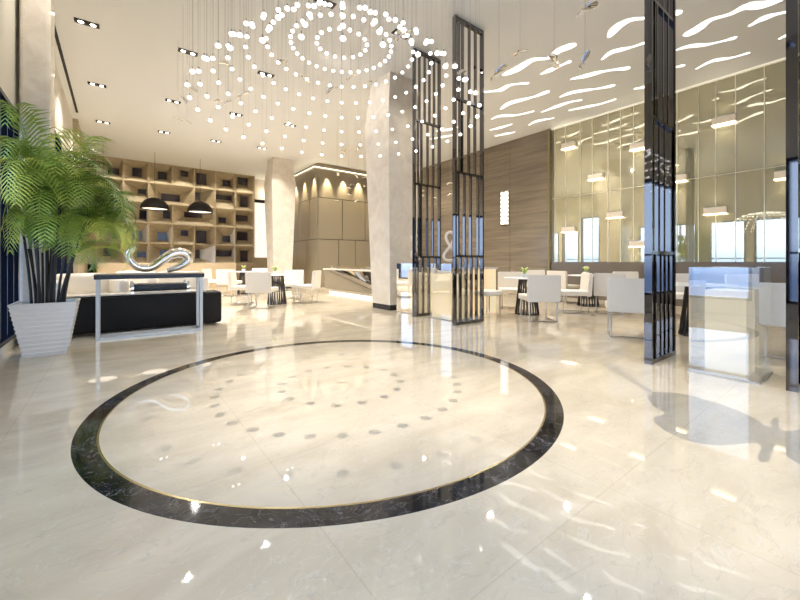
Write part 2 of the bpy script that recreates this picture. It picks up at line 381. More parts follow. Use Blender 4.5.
for (r, c0, span, xa, xb, ya, yb) in OPEN:
    uR, uL = U[c0], U[c0+span]
    z1, z0 = Zr[r], Zr[r+1]
    a, zt = inv(95+xa/4.618, 150+ya/4.615, DEP); b_, zb = inv(95+xb/4.618, 150+yb/4.615, DEP)
    m_ = .05
    a = max(min(a, uR-.3), uL+m_); b_ = min(max(b_, a+.15), uR-m_)
    zt = min(zt, z1-m_); zb = max(min(zb, zt-.15), z0+m_)
    O = Vector((XL+.12, YB, 0)); e = .018
    n = MB(); F = [(uL+e, 0, z0+e), (uR-e, 0, z0+e), (uR-e, 0, z1-e), (uL+e, 0, z1-e)]
    B = [(a, DEP, zb), (b_, DEP, zb), (b_, DEP, zt), (a, DEP, zt)]
    E = [(uL, -.0, z0), (uR, 0, z0), (uR, 0, z1), (uL, 0, z1)]
    Bk = [(a, DEP+.02, zb), (b_, DEP+.02, zb), (b_, DEP+.02, zt), (a, DEP+.02, zt)]
    P = [[n.bm.verts.new(Vector(p)-Vector((O.x, 0, 0))) for p in L] for L in (F, B, E, Bk)]
    for q in range(4):
        q2 = (q+1) % 4
        n.bm.faces.new((P[0][q], P[0][q2], P[1][q2], P[1][q])); n.bm.faces.new((P[2][q], P[2][q2], P[0][q2], P[0][q]))
        n.bm.faces.new((P[1][q], P[1][q2], P[3][q2], P[3][q]))
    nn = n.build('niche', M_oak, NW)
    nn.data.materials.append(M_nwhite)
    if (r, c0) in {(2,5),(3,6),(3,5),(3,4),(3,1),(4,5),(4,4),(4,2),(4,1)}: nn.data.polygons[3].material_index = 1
    MB().box(a-O.x-.0, b_-O.x, DEP+.02, DEP+.04, zb, zt).build('dark_back', M_nichedark, nn)
m = MB(); m.box(5.27-(XL+.12), 5.31-(XL+.12), 0, DEP+.1, 0, CEIL); m.box(0, 5.31-(XL+.12), DEP+.05, DEP+.1, 0, CEIL)
m.box(0, U[7]-XL-.12, 0, DEP, 0, CEIL); m.box(0, 5.27-XL-.12, 0, .06, 0, 1.0)
m.build('carcass', M_oakdark, NW)
for i in range(7): spot(((U[i]+U[i+1])/2, YB-.45, CEIL-.02), 85, 80, .7, .05, (1, .92, .78), ((U[i]+U[i+1])/2, YB+.1, 2.6))
# low marble wall in front of it
tag(MB().box(-.6, 4.2, 0, .3, 0, 1.02, bev=.01).build('low_marble_wall', mat('honey_marble', (.72, .58, .38), .2), loc=(0, 17.6, 0)),
    'low honey coloured marble wall in front of the niche display wall', 'partition')

# ------------------------------------------------------------------ ceiling downlights: black twin recessed
DL = [((87, 23), 'nearest the left windows'), ((97, 84.5), ''), ((103, 122), ''), ((188, 52), ''), ((173, 101), ''), ((164, 132), ''), ((266, 74), ''), ((236, 114), ''),
      ((216, 141), ''), ((290, 125), ''), ((262, 148), ''), ((325, 2), ''), ((401, 34), '')]
lt = ['leftmost of the downlights, nearest the camera', 'second from the front in the row above the palm', 'third from the front in the row above the palm',
      'front one of the second row from the windows', 'middle one of the second row from the windows', 'far one of the second row from the windows',
      'seen through the left part of the bulb cluster', 'below the left edge of the bulb cluster', 'farthest left near the niche wall', 'between cluster and far column',
      'near the top of the far column', 'at the top edge beside the inner rings of bulbs', 'beside the marble column at the right of the bulb cluster']
proto = None
for (p, _), lb in zip(DL, lt):
    q = on_ceil(*p); q.z = CEIL
    L = 'black twin recessed downlight, ' + lb
    if proto is None:
        proto = thing('recessed_downlight', L, 'downlight', q, 0, 'twin recessed downlights')
        f = MB(); f.box(-.17, .17, -.075, .075, -.012, 0)
        f.build('frame', M_black, proto)
        for s in (-1, 1):
            MB().lathe([(0, -.018), (.036, -.018), (.042, -.011)], (s*.082, 0, 0), 20).build('lens', M_lamp, proto)
    else: dup(proto, q, 0, L)
    spot((q.x, q.y, CEIL-.03), 30 if (q.xy-Vector((CX, CY))).length < 4.2 else 150, 120, .7, .05)

# ------------------------------------------------------------------ wavy light slots in the ceiling
WAV = [([(503,75),(517,69),(532,60),(548,58),(560,50),(576,44)], .20, 'longest one right of the tall black screen'),
 ([(541,74),(548,71),(557,67),(571,61)], .15, 'short one just beyond the longest'),
 ([(484,92),(500,90),(510,85),(529,83)], .15, 'touching the top right of the tall black screen'),
 ([(501,109),(510,103),(525,99),(536,96),(549,91)], .18, 'in the middle left above the veneer wall'),
 ([(492,119),(500,116),(517,115),(534,111)], .15, 'thin one above the veneer wall'),
 ([(490,130),(499,128),(512,124)], .14, 'short one close to the veneer wall'),
 ([(495,136),(505,134),(515,132)], .14, 'nearest to the top of the veneer wall'),
 ([(542,112),(555,107),(570,102),(582,100)], .15, 'above the corner of veneer and mirror'),
 ([(529,125),(537,121),(554,118)], .13, 'short one over the right end of the veneer wall'),
 ([(571,79),(585,76),(600,72),(615,69.5),(630,68)], .17, 'third from the front left of the near screen'),
 ([(560,97),(572,92.5),(590,89.5),(601,88),(615,85)], .15, 'fourth from the front left of the near screen'),
 ([(569,110.5),(585,107),(600,104),(616,99)], .13, 'closest to the mirror top left of the near screen'),
 ([(609,37),(617,27),(630,20),(645,18),(665,15),(682,12)], .17, 'frontmost, passing behind the near screen'),
 ([(602,59.5),(612,52),(630,47.5),(647,42)], .14, 'second from the front left of the near screen'),
 ([(676,50),(690,46),(707,44.5),(725,40.5),(737,37)], .12, 'thin one just right of the near screen'),
 ([(684,36),(697,29),(710,20),(730,14),(747,6),(762,5),(783,-1)], .20, 'broadest, at the top right corner of view'),
 ([(749.5,26),(762,19),(775,14.5),(795,10)], .16, 'right of the broadest one'),
 ([(696,69),(712,61),(730,58),(750,52.5)], .12, 'closest to the mirror top right of the near screen'),
 ([(634,89),(648,86)], .14, 'short one against the left edge of the near screen'),
 ([(676,67),(685,65)], .12, 'short one against the right edge of the near screen'),
 ([(779,39),(790,34),(812,28)], .12, 'at the far right edge by the last screen'),
 ([(430,139),(442,137),(454,135)], .16, 'seen between the two slatted screens, farther one'),
 ([(436,131),(446,130),(458,127)], .16, 'seen between the two slatted screens, nearer one')]
for pts, wd, lb in WAV:
    P = [on_ceil(*p) for p in pts]
    Q = []; n = len(P)
    for i in range(n-1):                       # Catmull-Rom
        p0, p1, p2, p3 = P[max(i-1, 0)], P[i], P[i+1], P[min(i+2, n-1)]
        for j in range(8):
            t = j/8; Q.append(.5*((2*p1)+(p2-p0)*t+(2*p0-5*p1+4*p2-p3)*t*t+(3*p1-p0-3*p2+p3)*t**3))
    Q.append(P[-1]); c0 = sum(Q, Vector())/len(Q); m = MB(); L, Rr = [], []
    for i, q in enumerate(Q):
        t = (Q[min(i+1, len(Q)-1)]-Q[max(i-1, 0)]).normalized(); nn = Vector((-t.y, t.x, 0)); s = i/(len(Q)-1)
        hw = wd/2*(.68+.3*sin(s*9+len(pts)))*min(1, math.sqrt(max(0, 1-abs(2*s-1)**6))+.12)
        hw = max(hw, wd*.16)
        L.append(q-c0+nn*hw); Rr.append(q-c0-nn*hw)
    m.prism([Vector((p.x, p.y, -.006)) for p in L+Rr[::-1]], (0, 0, .006))
    c0.z = CEIL
    tag(m.build('wavy_light_slot', M_slot, loc=c0), 'glowing wavy ceiling slot light, '+lb, 'ceiling light', 'wavy ceiling light slots')

# ------------------------------------------------------------------ cluster of glowing drops
RN = [0, .067, .133, .192, .24, .28, .312, .34, .362]; ZN = [.60, .587, .579, .562, .531, .497, .459, .4226, .387]
ringname = ['centre', 'innermost', 'second', 'third', 'fourth', 'fifth', 'sixth', 'seventh', 'outermost']
for i in range(9):
    Rr = RN[i]*3.29; z = EYE+ZN[i]*3.29; n = (1, 16, 32, 32, 32, 32, 32, 32, 32)[i]
    m = MB(); m.sphere((0, 0, 0), .0168, (1, 1, .82), u=12, v=8)
    bme = m.mesh('glow_drop', True); bme.materials.append(M_glow)
    m = MB(); m.cone((0, 0, .012), .0005, .0005, CEIL-z-.013, 4); m.cone((0, 0, .012), .004, .004, .02, 8)
    cme = m.mesh('wire', True); cme.materials.append(M_cord)
    for k in range(n):
        t = 2*pi*(k+.5)/n
        lab = ('single glowing glass ball hanging on a wire at the centre of the ring cluster' if i == 0 else
               'glowing glass ball on a thin wire in the %s ring of the cluster' % ringname[i])
        o = bpy.data.objects.new('pendant_ball', bme); COL.objects.link(o)
        o.location = (CX+Rr*cos(t), CY+Rr*sin(t), z)
        tag(o, lab, 'pendant light', 'glowing balls of the %s ring' % ringname[i])
        c = bpy.data.objects.new('wire', cme); COL.objects.link(c); c.parent = o
spot((CX, CY, CEIL-.03), 900, 38, .9, .004, (1, .93, .84))

# ------------------------------------------------------------------ chrome fish ornaments on wires
def fish_bm(sc=1.0, bend=.12):
    m = MB()
    st = [(0, .03), (.04, .10), (.12, .165), (.24, .20), (.36, .19), (.48, .155), (.60, .10), (.68, .055), (.74, .05), (.82, .085), (.92, .14), (1.0, .17), (1.03, .10)]
    rings = []; n = 12
    for (s, w_) in st:
        zc = bend*math.sin(s*pi)*sc
        h = min(w_, .11)*(1-.6*max(0, s-.7)/.3)*.6
        rings.append([m.bm.verts.new(((s-.5)*sc, w_*cos(2*pi*k/n)*sc, zc+h*sin(2*pi*k/n)*sc)) for k in range(n)])
    for A, B in zip(rings, rings[1:]):
        for k in range(n): m.bm.faces.new((A[k], A[(k+1) % n], B[(k+1) % n], B[k]))
    m.bm.faces.new(rings[0]); m.bm.faces.new(rings[-1])
    for sg in (-1, 1):
        m.sphere((.17*sc, sg*.12*sc, .09*sc), .06*sc, (.6, 1.6, .35))
        m.sphere((-.46*sc, sg*.055*sc, .03*sc), .07*sc, (1.1, .75, .5))
    return m
FM = {}
def fish(loc, sc, rz, ry, label, group):
    key = round(sc, 2)
    if key not in FM:
        me = fish_bm(key).mesh('fish', True); me.materials.append(M_polished); FM[key] = me
    root = thing('fish_ornament', label, 'ornament', loc, 0, group)
    b = bpy.data.objects.new('fish_body', FM[key]); COL.objects.link(b); b.parent = root; b.rotation_euler = (ry*.6, ry, rz)
    MB().cone((0, 0, .0), .002, .002, CEIL-.001-loc[2], 5).build('wire', M_cord, root)
FP = [(193,90,5.2),(183,99,6),(187,122,7.5),(178,119,7.0),(225,65,4.9),(282,62,4.6),(244,95,5.6),(218,101,6.2),(228,102,6.6),(305,79,5.0),(332,90,5.0),(351,77,5.4),(370,82,5.8),(398,34,4.5)]
for i, (x, y, Y) in enumerate(FP):
    q = world(x, Y); fish((q.x, q.y, EYE+(HZ-y)*Y/FPX), .18, random.uniform(0, 6), random.uniform(-.6, .6),
        'small chrome fish ornament on a wire among and below the glowing balls', 'chrome fish around the ball cluster')
for i, (x, y, Y, s, lb) in enumerate([(404,35,4.4,.2,'left of the tall slatted screens, touching the cluster'),(462,73,4.6,.22,'in front of the tall slatted screen'),(499,73,5,.3,'just right of the tall slatted screen'),
        (520,53,4.8,.26,'curved like a crescent, third from the screen'),(554,61,4.8,.26,'on the thickest wire over the wavy lights'),(585,59,5.0,.24,'tilted over the wavy lights, rightmost of the lower row'),
        (588,9,3.6,.24,'large, at the top edge above the wavy lights')]):
    q = world(x, Y); fish((q.x, q.y, EYE+(HZ-y)*Y/FPX), s, [2.2, .5, 2.6, 1.2, .3, 1.9, 2.7, 1][i], [.3, -.5, .7, -.3, .2, 1.1, .5, .4][i], 'chrome fish ornament on a wire, '+lb, 'chrome fish near the screens')
for i, (x, y) in enumerate([(338,174),(343,152),(355,176),(352,185),(364,186),(348,189),(349,195),(337,201),(357,201),(365,178),(358,149),(346,151),(420,192),(423,196),(436,199),(450,184),(451,195)]):
    Y = 10.2+(i*7 % 11)*.3 if x < 400 else 8.8+(i*3 % 5)*.4
    q = world(x, Y); fish((q.x, q.y, EYE+(HZ-y)*Y/FPX), .22, random.uniform(0, 6), random.uniform(-.5, .5),
        'tiny pale fish ornament on a long wire before the taupe panelling' if x < 400 else 'tiny pale fish ornament seen behind the slatted screens', 'far fish ornaments' if x < 400 else 'fish behind screens')
# the large fish whose shadow falls on the floor beside the glass case
OUT = [(190,108),(210,90),(260,88),(340,100),(430,120),(520,150),(600,185),(640,210),(678,232),(683,205),(690,190),(708,195),(710,225),(722,240),(760,245),(800,238),(850,232),(862,300),(850,395),(800,380),(760,355),(720,325),(690,308),
       (675,340),(673,365),(650,372),(625,358),(635,335),(650,310),(640,292),(590,290),(520,297),(440,300),(370,290),(300,262),(240,230),(215,205),(225,185),(255,178),(270,175),(230,155),(200,130)]
LZ = CEIL-.04; FZ = 3.4; fp = [on_floor(600+a/4, 370+b_/4) for a, b_ in OUT]
Lc = Vector((3.1, .8, 0)); fac = (LZ-FZ)/LZ
poly = [(p-Lc)*fac for p in fp]
root = thing('fish_ornament', 'large polished fish ornament hanging high, casting the fish shaped shadow beside the glass case', 'ornament', (Lc.x, Lc.y, FZ))
m = MB(); vs = [m.bm.verts.new((p.x, p.y, 0)) for p in poly]; f = m.bm.faces.new(vs)
ex = bmesh.ops.extrude_face_region(m.bm, geom=[f]); vv = [e for e in ex['geom'] if isinstance(e, bmesh.types.BMVert)]
bmesh.ops.translate(m.bm, vec=(0, 0, .03), verts=vv)
bmesh.ops.bevel(m.bm, geom=list(m.bm.edges), offset=.005, segments=2, affect='EDGES')
m.build('fish_body', M_polished, root)
MB().cone((.04, .04, .03), .002, .002, CEIL-FZ-.03, 5).build('wire', M_cord, root)
spot((Lc.x+.0, Lc.y, LZ), 620, 42, .6, .004, (1, .92, .8))

# ------------------------------------------------------------------ black slatted screens
def screen(u0, v0, w_, label, seed):
    rnd = random.Random(seed); o = thing('slatted_screen', label, 'screen', (u0, v0, 0), 0, 'black floor to ceiling screens')
    D = .07; H = CEIL-.02; t = .034
    f = MB(); f.box(0, t, -D/2, D/2, 0, H); f.box(w_-t, w_, -D/2, D/2, 0, H); f.box(t, w_-t, -D/2, D/2, 0, .05); f.box(t, w_-t, -D/2, D/2, H-.05, H)
    f.build('frame', M_blackmet, o)
    lv = [.05, 1.17, 2.6, 3.85, H-.05]
    for z in lv[1:-1]: MB().box(t, w_-t, -D/2+.01, D/2-.01, z-.018, z+.018).build('crossbar', M_blackmet, o)
    pat = [(.18, .40, .60, .80), (.10, .33, .57, .86), (.16, .24, .50, .74), (.12, .26, .52, .76)]
    for j, (a, b_) in enumerate(zip(lv, lv[1:])):
        for q in pat[(j+seed) % 4]:
            x = t+(w_-2*t)*q
            MB().box(x-.013, x+.013, -D/2+.01, D/2-.01, a+(.018 if j else 0), b_-(.018 if j < 3 else 0)).build('slat', M_blackmet, o)
    return o
screen(4.42, 1.52, .72, 'black slatted metal screen, tall and wide, standing nearest left of the big glass case', 0)
screen(4.43, .48, .72, 'black slatted screen cut by the right edge of view', 1)
screen(4.52, 4.44, .73, 'black slatted screen, taller looking one of the middle pair', 0)
screen(4.59, 5.60, .70, 'black slatted screen nearest the tapering marble column', 1)

# ------------------------------------------------------------------ glass cases over backlit onyx plinths
M_onyxpale = mat('pale_backlit_onyx', (.85, .74, .58), .2, emit=(1, .80, .50), es=.3)
def case(u0, v0, du, dv, h, label, inner=(.08, .08), ph=.80):
    o = thing('glass_case', label, 'display case', (u0, v0, 0), 0, 'glass cases beside the screens')
    MB().box(-.01, du+.01, -.01, dv+.01, 0, .015).build('base_plate', M_brushed, o)
    MB().box(inner[0], du-inner[0], inner[1], dv-inner[1], .015, ph).build('onyx_plinth', M_onyxpale if inner[0] > .05 else M_onyx, o)
    g = MB(); t = .008
    g.quad((0, 0, .015), (0, dv, .015), (0, dv, h), (0, 0, h)); g.quad((du, 0, .015), (du, dv, .015), (du, dv, h), (du, 0, h))
    g.quad((0, 0, .015), (du, 0, .015), (du, 0, h), (0, 0, h)); g.quad((0, dv, .015), (du, dv, .015), (du, dv, h), (0, dv, h)); g.quad((0, 0, h), (du, 0, h), (du, dv, h), (0, dv, h))
    g.build('glass_cover', M_glass, o)
    return o
case(4.45, .68, .56, .50, 1.02, 'tall glass case over glowing onyx, largest, right of the near screen', (.1, .1), .8)
case(4.80, 4.78, .52, .58, 1.04, 'glass case over glowing onyx between the two middle screens', (.03, .03), .84)
case(4.80, 5.85, .56, .58, 1.04, 'glass case over glowing onyx right beside the marble column', (.03, .03), .84)
o = thing('lit_plinth', 'glowing onyx plinth behind the middle screens, left of the nearest round table', 'plinth', (6.15, 5.3, 0))
MB().box(-.25, .25, -.25, .25, .0, .92).build('onyx_block', M_onyx, o); MB().box(-.28, .28, -.28, .28, .92, .96).build('stone_top', M_greymarble, o)
def figure(loc, sc, rz, label):
    pts = []
    for k in range(60):
        t = 2*pi*k/60
        pts.append((sin(2*t)*.10*(1+.35*cos(t)), sin(t*3)*.03, .30-.27*cos(t)+.03))
    m = MB(); m.tube([Vector(p)*sc for p in pts], .028*sc, 8, closed=True)
    o = m.build('twisted_sculpture', M_ivory, loc=loc, smooth=True); o.rotation_euler = (0, 0, rz)
    return tag(o, label, 'sculpture')
figure((5.06, 5.07, 1.04), 1.0, -YAW, 'ivory figure eight sculpture on the glass case between the middle screens')
figure((5.08, 6.14, 1.04), 1.0, -YAW+.6, 'ivory figure eight sculpture on the glass case beside the marble column')
m = MB(); pts = [(.12*cos(t*.7)*sin(t*1.3), .12*sin(t*.7), .14+.11*sin(t*1.9)) for t in [k*.12 for k in range(90)]]; m.tube(pts, .006, 6)
tag(m.build('wire_sculpture', M_brushed, loc=(6.15, 5.3, .972), smooth=True), 'small tangled metal wire sculpture on the glowing plinth', 'sculpture')

# ------------------------------------------------------------------ furniture
def make_chair(label, loc, rz, group):
    o = thing('dining_chair', label, 'chair', loc, rz, group)
    MB().box(-.28, .28, -.24, .28, .37, .47, bev=.02).build('seat', M_white, o, smooth=True)
    m = MB()
    m.prism([(-.29, -.31, .36), (-.29, -.22, .36), (-.29, -.265, .84), (-.29, -.335, .84)], (.58, 0, 0))
    bmesh.ops.bevel(m.bm, geom=list(m.bm.edges), offset=.014, segments=2, affect='EDGES')
    m.build('backrest', M_white, o, smooth=True)
    for s in (-1, 1):
        x = s*.24; m = MB()
        m.tube([(x, -.24, .37), (x, -.25, .012), (x, .24, .012), (x, .22, .37)], .011, 6)
        m.build('sled_leg', M_brushed, o)
    m = MB(); m.tube([(-.24, -.25, .012), (.24, -.25, .012)], .009, 6); m.build('stretcher', M_brushed, o)
    return o
G = 'white upholstered dining chairs'
def fc(x, Y): return world(x, Y)
T = lambda th: -YAW+R(th)
CH = [((538, 6.85), 0, 'white dining chair with its back to the camera, before the nearer right-hand slatted table'),
 ((512, 8.5), 170, 'white dining chair facing the camera beside the glowing plinth'),
 ((572, 7.9), 80, 'white dining chair seen side on, right of the nearer right-hand slatted table'),
 ((541, 10.4), 190, 'white dining chair mostly hidden, its top showing over the chair in front'),
 ((564, 9.85), -60, 'white dining chair behind the side-on chair, below the mirrored windows'),
 ((609, 7.9), -28, 'white wide-looking dining chair back, left of the tall slatted screen and behind the tall-backed chair'),
 ((628, 5.45), -25, 'nearest white chair left of the tall slatted screen, its back turned'),
 ((632, 8.7), 175, 'white dining chair showing only its top above the nearest chair by the screen'),
 ((682, 7.2), 170, 'white dining chair between the tall slatted screen and the big glass case'),
 ((772, 4.3), -42, 'large white chair back right of the big glass case'),
 ((755, 6.8), 175, 'white chair top showing behind the big glass case at right'),
 ((263, 8.75), 0, 'white chair with its back to the camera at the nearer left-hand table'),
 ((306, 9.9), 85, 'white chair facing left, right end of the nearer left-hand table'),
 ((291, 10.7), 180, 'white chair facing the camera behind the nearer left-hand table'),
 ((244, 9.5), -80, 'white chair facing right toward the nearer left-hand table'),
 ((230, 11.8), 0, 'white chair with its back to the camera at the farther left-hand table'),
 ((257, 13.6), 180, 'white chair facing the camera at the farther left-hand table'),
 ((216, 12.6), -85, 'white chair facing right, at the left end of the farther left-hand table')]
ch0 = None
for (x, Y), th, lb in CH:
    p = world(x, Y)
    if ch0 is None: ch0 = make_chair(lb, p, T(th), G)
    else: dup(ch0, p, T(th), lb)
def make_table(label, loc):
    o = thing('round_table', label, 'table', loc, 0, 'round white dining tables')
    MB().lathe([(0, .73), (.45, .73), (.46, .74), (.45, .75), (0, .75)], n=40).build('tabletop', M_whitepot, o, smooth=False)
    m = MB()
    for k in range(22):
        t = 2*pi*k/22; a = t+.25
        m.tube([(.23*cos(t), .23*sin(t), .0), (.15*cos(a), .15*sin(a), .73)], .014, 5)
    m.lathe([(0, .0), (.24, .0), (.24, .02), (0, .02)], n=24); m.lathe([(0, .705), (.17, .705), (.17, .729), (0, .729)], n=24)
    m.build('slatted_base', mat('dark_bronze', (.05, .042, .035), .3, .6) if 'dark_bronze' not in bpy.data.materials else bpy.data.materials['dark_bronze'], o)
    return o
TB = [((527, 7.65), 'round white table on a dark slatted drum, nearest right-hand one behind the first chair'),
      ((588, 9.1), 'round white table on a dark slatted drum below the mirrored windows'),
      ((699, 5.4), 'round white table on a dark slatted drum behind the big glass case'),
      ((277, 9.55), 'round white table on a dark slatted drum, nearer left-hand one'),
      ((245, 12.6), 'round white table on a dark slatted drum, farther left-hand one')]
tb0 = None; plants = ['on the nearest right-hand table', 'on the table below the mirrored windows', None, 'on the nearer left-hand table', 'on the farther left-hand table']
def make_plant(label, loc):
    o = thing('potted_plant', label, 'plant', loc, 0, 'small table plants')
    MB().lathe([(0, 0), (.045, 0), (.06, .08), (.052, .08), (.045, .02), (0, .02)], n=16).build('pot', M_whitepot, o, smooth=True)
    m = MB(); r = random.Random(3)
    for k in range(26):
        t = r.uniform(0, 2*pi); l = r.uniform(.09, .15); s = r.uniform(.4, 1.0); d = Vector((cos(t), sin(t), 0)); n = Vector((-sin(t), cos(t), 0))*.014
        p0 = Vector((0, 0, .06)); p1 = p0+d*l*.5*s+Vector((0, 0, l*.75)); p2 = p0+d*l*s+Vector((0, 0, l*.95))
        m.quad(p0-n*.4, p0+n*.4, p1+n, p1-n); m.quad(p1-n, p1+n, p2+n*.2, p2-n*.2)
    m.build('foliage', M_lily, o)
    m = MB()
    for k in range(6): 
        t = k*1.05; m.sphere((.05*cos(t), .05*sin(t), .16+.02*(k % 3)), .018, u=8, v=6)
    m.build('flower', M_petal, o, smooth=True)
    return o
pl0 = None
for ((x, Y), lb), pw in zip(TB, plants):
    p = world(x, Y)
    tb0_ = make_table(lb, p) if tb0 is None else dup(tb0, p, .3, lb)
    tb0 = tb0 or tb0_
    if pw:
        q = Vector((p.x, p.y, .75)) + Vector((-cv, cu, 0))*.05; L = 'small yellow green flowering plant in a white pot '+pw
        if pl0 is None: pl0 = make_plant(L, q)
        else: dup(pl0, q, 1.0, L)
# stool by the glowing plinth
o = thing('stool', 'low white cushioned stool in front of the glowing plinth behind the middle screens', 'stool', world(488, 7.25))
MB().box(-.2, .2, -.2, .2, .42, .52, bev=.03).build('seat', M_white, o, smooth=True)
for a in (-1, 1):
    for b_ in (-1, 1): MB().cone((a*.16, b_*.16, 0), .012, .012, .42, 8).build('leg', M_chrome, o)

# console table with sculpture
o = thing('console_table', 'chrome framed console table with black edge, in front of the long black bench', 'table', (-.24, 6.5, 0))
W, D = 1.30, .36
MB().box(-.02, W+.02, -.02, D+.02, .83, .89).build('apron', M_black, o)
MB().box(-.02, W+.02, -.02, D+.02, .89, .905).build('tabletop', M_oak, o)
t = .042
for a in (0, W-t):
    for b_ in (0, D-t): MB().box(a, a+t, b_, b_+t, 0, .83).build('leg', M_satin, o)
m = MB(); m.box(t, W-t, 0, t, 0, .035); m.box(t, W-t, D-t, D, 0, .035); m.box(0, t, t, D-t, 0, .035); m.box(W-t, W, t, D-t, 0, .035)
m.build('floor_rail', M_satin, o)
# chrome swan-like loop sculpture
sp = [(136,249,2.0),(130,253,3.0),(129,260,3.3),(134,266.5,3.6),(142,270,3.8),(152,269,4.0),(161,263,4.2),(170,257,4.8),(180,254.5,5.2),(187,257,5.0),(188,262,4.4),(182,267,3.6),(174,270.5,3.0),(166,272.5,2.2)]
vv_ = 6.68; pts, rad = [], []
for (x, y, r_) in sp:
    kx = (x-400)/FPX; u = (cu*vv_ + kx*cv*vv_)/(cv-kx*cu); Y = u*cu+vv_*cv
    pts.append(Vector((u, 0, EYE+(HZ-y)*Y/FPX))); rad.append(r_*Y/FPX)
Q, RQ = [], []
for i in range(len(pts)-1):
    p0, p1, p2, p3 = pts[max(i-1, 0)], pts[i], pts[i+1], pts[min(i+2, len(pts)-1)]
    for j in range(6):
        t = j/6; Q.append(.5*((2*p1)+(p2-p0)*t+(2*p0-5*p1+4*p2-p3)*t*t+(3*p1-p0-3*p2+p3)*t**3)); RQ.append((rad[i]*(1-t)+rad[i+1]*t)*1.0)
c0 = sum(Q, Vector())/len(Q); zmin = min(q.z-r for q, r in zip(Q, RQ))
m = MB(); m.tube([q-Vector((c0.x, 0, zmin)) for q in Q], RQ, 14, flat=1.3)
m2 = m.build('loop_sculpture', M_polished, loc=(c0.x, vv_, .905), smooth=True)
tag(m2, 'polished silver looping swan-like sculpture on the console table', 'sculpture')
# black bench and sofas
m = MB(); m.box(-.60, 1.44, 7.0, 7.5, .03, .56, bev=.04); 
tag(m.build('black_bench', M_blacktex, smooth=True), 'long black low bench block behind the console table', 'bench')
tag(MB().box(-.66, 1.2, 7.02, 7.48, 0, .018).build('bench_ledge', M_greymarble, loc=(0, 0, .565)), 'thin pale stone slab lying on the long black bench', 'slab')
def sofa(loc, rz, w_, label):
    o = thing('armchair', label, 'armchair', loc, rz, 'white lounge armchairs')
    MB().box(-w_/2+.12, w_/2-.12, -.38, .4, .12, .46, bev=.05).build('seat', M_white, o, smooth=True)
    MB().box(-w_/2+.1, w_/2-.1, .22, .44, .44, .86, bev=.09).build('backrest', M_white, o, smooth=True)
    for s in (-1, 1): MB().box(s*(w_/2-.09)-.09, s*(w_/2-.09)+.09, -.4, .42, .1, .76, bev=.07).build('arm', M_white, o, smooth=True)
    m = MB()
    for a in (-1, 1):
        for b_ in (-1, 1): MB().cone((a*(w_/2-.1), b_*.3, 0), .015, .015, .12, 8).build('foot', M_chrome, o)
    return o
s1 = sofa((-.42, 8.72, 0), R(15), 1.05, 'white rounded armchair behind the left part of the black bench')
sofa((1.05, 9.3, 0), R(-5), 1.1, 'white rounded armchair behind the right part of the black bench')
sofa((.35, 10.6, 0), R(0), 1.0, 'white rounded armchair farthest back, before the honey marble wall')
o = thing('coffee_table', 'black box coffee table with chrome corner posts, between the white armchairs', 'table', (.62, 8.12, 0))
MB().box(-.40, .40, -.22, .22, .50, .68, bev=.01).build('body', M_black, o)
for a in (-1, 1):
    for b_ in (-1, 1): MB().box(a*.42-.02, a*.42+.02, b_*.24-.02, b_*.24+.02, 0, .72).build('post', M_chrome, o)

# reception counter with slanted front
o = thing('reception_counter', 'long low counter with slanted taupe front and mirrored facets, lit underneath, left of the column', 'counter', (5.75, 8.3, 0))
L_ = 3.6
MB().box(.12, .8, .05, L_-.1, .0, .07).build('light_base', mat('soft_led', (1, 1, 1), .4, emit=(1, .88, .68), es=1.6), o)
MB().box(.06, .8, 0, L_, .07, .16).build('plinth_slab', M_greymarble, o)
m = MB(); m.prism([(0, 0, .16), (0, L_, .16), (0, L_, .80), (0, L_-.35, .80), (0, .45, .24), (0, 0, .24)], (.12, 0, 0)); m.build('front_panel', M_leather, o)
MB().box(.14, .8, 0, L_, .16, .80).build('body', mat('facet_mirror', (.62, .58, .50), .12, .8), o)
m = MB(); m.prism([(.0, .35, .26), (.0, L_-.4, .81), (.0, L_-.7, .81), (.0, .35, .38)], (-.05, 0, 0)); m.build('diagonal_rail', M_brushed, o)
for a, w_, mt in ((.5, .35, M_black), (1.1, .3, M_whitepot), (2.0, .3, M_black)):
    m = MB(); m.prism([(.135, a, .36+(a-.4)*.17), (.135, a+w_, .38+(a+w_-.4)*.17), (.135, a+w_+.4, .76), (.135, a+.4, .76)], (-.02, 0, 0)); m.build('mirror_facet', mt, o)
for a, b_ in ((1.5, 1.75), (.75, .95)):
    m = MB(); m.prism([(.13, a, .34+(a-.4)*.17), (.13, b_, .36+(b_-.4)*.17), (.13, b_+.35, .78), (.13, a+.35, .78)], (-.02, 0, 0)); m.build('mirror_facet', M_polished, o)
MB().box(-.04, .84, -.05, L_+.05, .80, .85).build('countertop', M_greymarble, o)
m = MB(); m.box(-.02, -.01, 0, L_-.5, .85, .95); m.build('glass_rail', M_glass, o)

